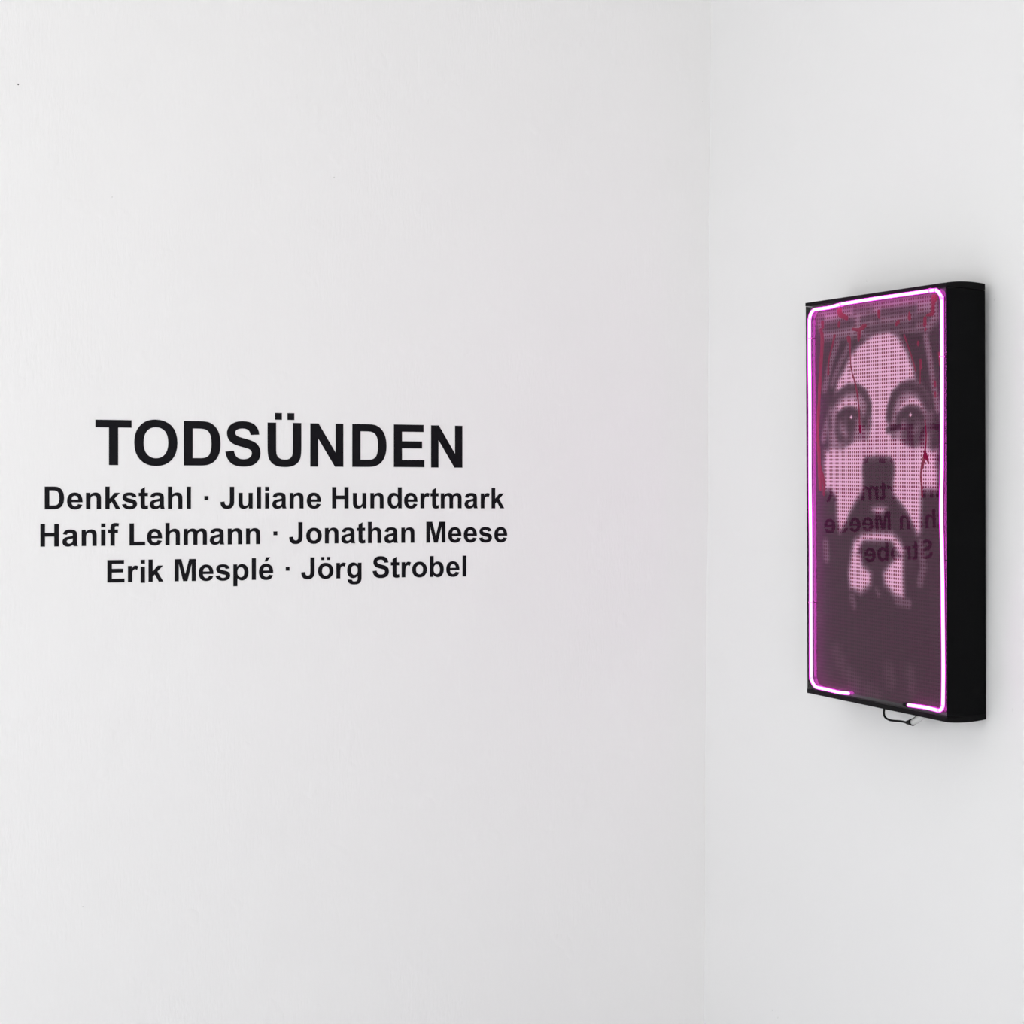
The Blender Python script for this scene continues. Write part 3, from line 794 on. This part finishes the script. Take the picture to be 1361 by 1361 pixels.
DRIP = [
    ([(-91, 766), (-89, 736), (-85, 701), (-70, 669), (-58, 627), (-55, 589), (-52, 568)], [5, 2, 2, 3, 3, 3, 5]),
    ([(104, 761), (121, 731), (135, 704), (143, 686)], [3, 2, 2, 2]),
    ([(161, 708), (158, 687), (157, 662)], [3, 2, 2]),
    ([(-148, 776), (-157, 754), (-171, 723), (-173, 694)], [5, 3, 3, 4]),
    ([(-201, 792), (-196, 767), (-205, 685), (-214, 578), (-211, 524), (-206, 448)], [6, 7, 6, 5, 6, 7]),
    ([(-211, 529), (-208, 494), (-192, 465), (-192, 436)], [6, 7, 6, 5]),
    ([(173, 588), (177, 558), (173, 529), (170, 512)], [2, 2, 3, 6]),
    ([(170, 512), (159, 483), (163, 453)], [6, 3, 3]),
    ([(173, 521), (159, 485), (163, 437)], [5, 3, 3]),
    ([(174, 521), (185, 503)], [6, 3]),
    ([(-31, 790), (-52, 782), (-56, 770), (-58, 759)], [6, 7, 8, 3]),
    ([(-80, 785), (-60, 782)], [4, 5]),
    ([(15, 815), (17, 802)], [6, 4]),
    ([(122, 805), (122, 793)], [3, 7]),
    ([(86, 790), (76, 784)], [6, 5]),
    ([(-130, 827), (-123, 818), (-99, 809)], [12, 8, 7]),
    ([(-130, 802), (-132, 794)], [5, 5]),
    ([(205, 828), (201, 817), (199, 797)], [12, 6, 6]),
    ([(199, 796), (180, 795)], [5, 3]),
    ([(174, 790), (173, 777)], [6, 6]),
    ([(176, 769), (174, 765)], [4, 3]),
    ([(151, 745), (151, 738)], [4, 4]),
    ([(159, 708), (160, 692)], [4, 4]),
    ([(-195, 808), (-193, 796)], [6, 5]),
    ([(-95, 769), (-95, 760)], [7, 5]),
    ([(205, 663), (206, 655)], [4, 4]),
    ([(206, 642), (207, 634)], [4, 4]),
    ([(219, 719), (225, 693)], [4, 5]),
]

def seg_d(px, pz, a, b):
    dx, dz = b[0] - a[0], b[1] - a[1]
    t = max(0.0, min(1.0, ((px - a[0]) * dx + (pz - a[1]) * dz) / (dx * dx + dz * dz + 1e-9)))
    return math.hypot(px - a[0] - dx * t, pz - a[1] - dz * t)

def sm(e0, e1, x):
    t = max(0.0, min(1.0, (x - e0) / (e1 - e0)))
    return t * t * (3 - 2 * t)

def poly_sd(px, pz, poly):
    """signed distance, positive inside"""
    d, inside, m = 1e9, False, len(poly)
    for k in range(m):
        a, b = poly[k], poly[(k + 1) % m]
        d = min(d, seg_d(px, pz, a, b))
        if (a[1] > pz) != (b[1] > pz) and px < (b[0] - a[0]) * (pz - a[1]) / (b[1] - a[1]) + a[0]:
            inside = not inside
    return d if inside else -d

def bbox(pts, pad):
    return (min(p[0] for p in pts) - pad, max(p[0] for p in pts) + pad, min(p[1] for p in pts) - pad, max(p[1] for p in pts) + pad)

SX0, SX1, SZ0, SZ1 = -0.232, 0.238, 0.0165, 0.8385
NX, NZ = 118, 206
LB = [(p, l, bbox(p, 14)) for p, l in LIGHT]
SB = [(p, r, l, bbox(p, r * 2.5)) for p, r, l in STREAK]
DB = [(p, r, l, bbox(p, r * 2.2)) for p, r, l in DARK]
tones, verts, faces = [], [], []
for j in range(NZ + 1):
    for i in range(NX + 1):
        x = SX0 + (SX1 - SX0) * i / NX
        z = SZ0 + (SZ1 - SZ0) * j / NZ
        verts.append((x, 0.006, z))
        px, pz = x * 1000, z * 1000
        t = 0.0
        for p, r, l, bb in SB:
            if bb[0] < px < bb[1] and bb[2] < pz < bb[3]:
                d = min(seg_d(px, pz, p[k], p[k + 1]) for k in range(len(p) - 1))
                t = max(t, l * (1 - sm(r * 0.4, r * 2.2, d)))
        for p, l, bb in LB:
            if bb[0] < px < bb[1] and bb[2] < pz < bb[3]:
                t = max(t, l * sm(-13, 11, poly_sd(px, pz, p)))
        for p, r, l, bb in DB:
            if bb[0] < px < bb[1] and bb[2] < pz < bb[3]:
                d = min(seg_d(px, pz, p[k], p[k + 1]) for k in range(len(p) - 1))
                t *= 1 - l * (1 - sm(r * 0.3, r * 1.55, d))
        for g in GLINT:
            d = math.hypot((px - g[0]) * 0.8, pz - g[1])
            t = max(t, 1.25 * (1 - sm(2.0, 5.0, d)))
        tones.append(t)
for j in range(NZ):
    for i in range(NX):
        a = j * (NX + 1) + i
        faces.append((a, a + 1, a + NX + 2, a + NX + 1))
sheet = mesh_obj('printed_sheet', verts, faces, M_PRINT, root)
at = sheet.data.attributes.new('print_tone', 'FLOAT', 'POINT')
at.data.foreach_set('value', tones)
so = sheet.modifiers.new('thickness', 'SOLIDIFY')
so.thickness = 0.0012
so.offset = -1
tag(sheet, 'perforated sheet printed with a bearded face under a thorny crown')

# red paint runs on the printed sheet
for k, (pts, wid) in enumerate(DRIP):
    P = smooth_path([(p[0] / 1000, 0, p[1] / 1000) for p in pts], 5)
    m = len(P)
    W = []
    for i in range(m):
        f = i / (m - 1) * (len(wid) - 1)
        a = min(int(f), len(wid) - 2)
        W.append((wid[a] + (wid[a + 1] - wid[a]) * (f - a)) / 1000 * random.uniform(0.85, 1.1) * 0.75)
    verts, faces = [], []
    ends = [(P[0] + (P[0] - P[1]).normalized() * W[0] * 0.7, W[0] * 0.45)] + list(zip(P, W)) + [(P[-1] + (P[-1] - P[-2]).normalized() * W[-1] * 0.9, W[-1] * 0.4)]
    for i, (c, w) in enumerate(ends):
        d = (ends[min(i + 1, len(ends) - 1)][0] - ends[max(i - 1, 0)][0]).normalized()
        s = Vector((d.z, 0, -d.x)) * w * 1.15
        s.x *= 1.25
        verts += [(c.x - s.x, 0.0061, c.z - s.z), (c.x, 0.0049, c.z), (c.x + s.x, 0.0061, c.z + s.z)]
    for i in range(len(ends) - 1):
        a = 3 * i
        faces += [(a, a + 1, a + 4, a + 3), (a + 1, a + 2, a + 5, a + 4)]
    d = mesh_obj('paint_drip', verts, faces, M_RED, root, True)

# --- neon tube
TY = -0.0055
def arc(cx, cz, r, a0, a1, n=7):
    return [(cx + r * math.cos(math.radians(a0 + (a1 - a0) * k / n)), TY, cz + r * math.sin(math.radians(a0 + (a1 - a0) * k / n))) for k in range(n + 1)]
XL, XR, ZT, ZB = -0.2285, 0.2445, 0.8395, 0.0175
path = [(-0.0835, TY, 0.0185), (-0.12, TY, 0.0165), (-0.165, TY, 0.0172)]
path += arc(XL + 0.026, ZB + 0.026, 0.026, 270, 180)
path += [(XL + 0.0006, TY, 0.2), (XL + 0.0012, TY, 0.33), (XL - 0.0002, TY, 0.47), (XL + 0.0004, TY, 0.62), (XL - 0.0006, TY, 0.74)]
path += arc(XL + 0.024, ZT - 0.0285, 0.024, 180, 90)
path += [(-0.15, TY, 0.8352), (-0.103, TY, 0.8386), (0.0, TY, 0.8402), (0.12, TY, 0.8405)]
path += arc(XR - 0.026, ZT - 0.025, 0.026, 90, 0, 9)
path += [(XR, TY, 0.66), (XR - 0.0016, TY, 0.5), (XR - 0.0042, TY, 0.41), (XR - 0.0014, TY, 0.33), (XR + 0.0006, TY, 0.2), (XR + 0.0012, TY, 0.1)]
path += arc(XR - 0.016, ZB + 0.019, 0.016, 0, -90)
path += [(0.19, TY, 0.0215), (0.131, TY, 0.0195)]
sp = smooth_path(path, 4)
sleeve = tube_obj('neon_tube', sp, 0.0044, M_SLEEVE, root, 14, True, True)
tag(sleeve, 'glowing magenta neon tube bent around the front')
tube_obj('glowing_core', sp, 0.0030, M_NEON, sleeve, 12, True, True)
for (p, q) in ((sp[-1], sp[-3]),):
    d = (p - q).normalized()
    tube_obj('electrode_cap', [p + d * 0.004, p + d * 0.006, p + d * 0.015, p + d * 0.017], [0.003, 0.0045, 0.0042, 0.003], M_RUBBER, root, 12)
for x, z, ax in ((-0.103, 0.8386, 0), (0.2075, 0.8405, 0), (-0.2293, 0.7746, 1), (-0.2280, 0.20, 1), (0.2445, 0.71, 1)):
    d = Vector((1, 0, 0)) if ax == 0 else Vector((0, 0, 1))
    c = Vector((x, TY, z))
    ring = tube_obj('tube_clip', [c - d * 0.0013, c + d * 0.0013], 0.0054, M_SUPPORT, root, 14)
    tube_obj('clip_foot', [c + Vector((0, 0.003, 0)), Vector((x, -0.0001, z))], 0.0022, M_SUPPORT, ring, 10)

# --- mains lead under the box
CY = 0.045
cord = tube_obj('power_cord', smooth_path([(-0.0262, CY, 0.002), (-0.0263, CY, -0.0097), (-0.0277, CY, -0.0193), (-0.0237, CY, -0.0272), (-0.0102, CY, -0.0311), (0.0059, CY, -0.0311), (0.0325, CY, -0.0288), (0.0509, CY, -0.0289)], 6), 0.0022, M_RUBBER, root, 10)
tag(cord, 'thin black power cord looping below the box')
tube_obj('strain_relief', [(0.049, CY, -0.029), (0.056, CY, -0.0285), (0.062, CY, -0.0275), (0.069, CY, -0.0262), (0.0745, CY, -0.0252)], [0.0021, 0.0042, 0.0052, 0.0068, 0.0078], M_RUBBER, cord, 14)
tube_obj('plug_body', [(0.074, CY, -0.0253), (0.077, CY, -0.0240), (0.09, CY, -0.0188), (0.112, CY, -0.006), (0.122, CY, 0.0005)], [0.0062, 0.0066, 0.0066, 0.006, 0.0055], M_MILKY, cord, 14)
tube_obj('plug_wire', [(0.073, CY - 0.006, -0.0215), (0.09, CY - 0.006, -0.0125), (0.108, CY - 0.006, -0.001)], 0.0006, M_RUBBER, cord, 8)
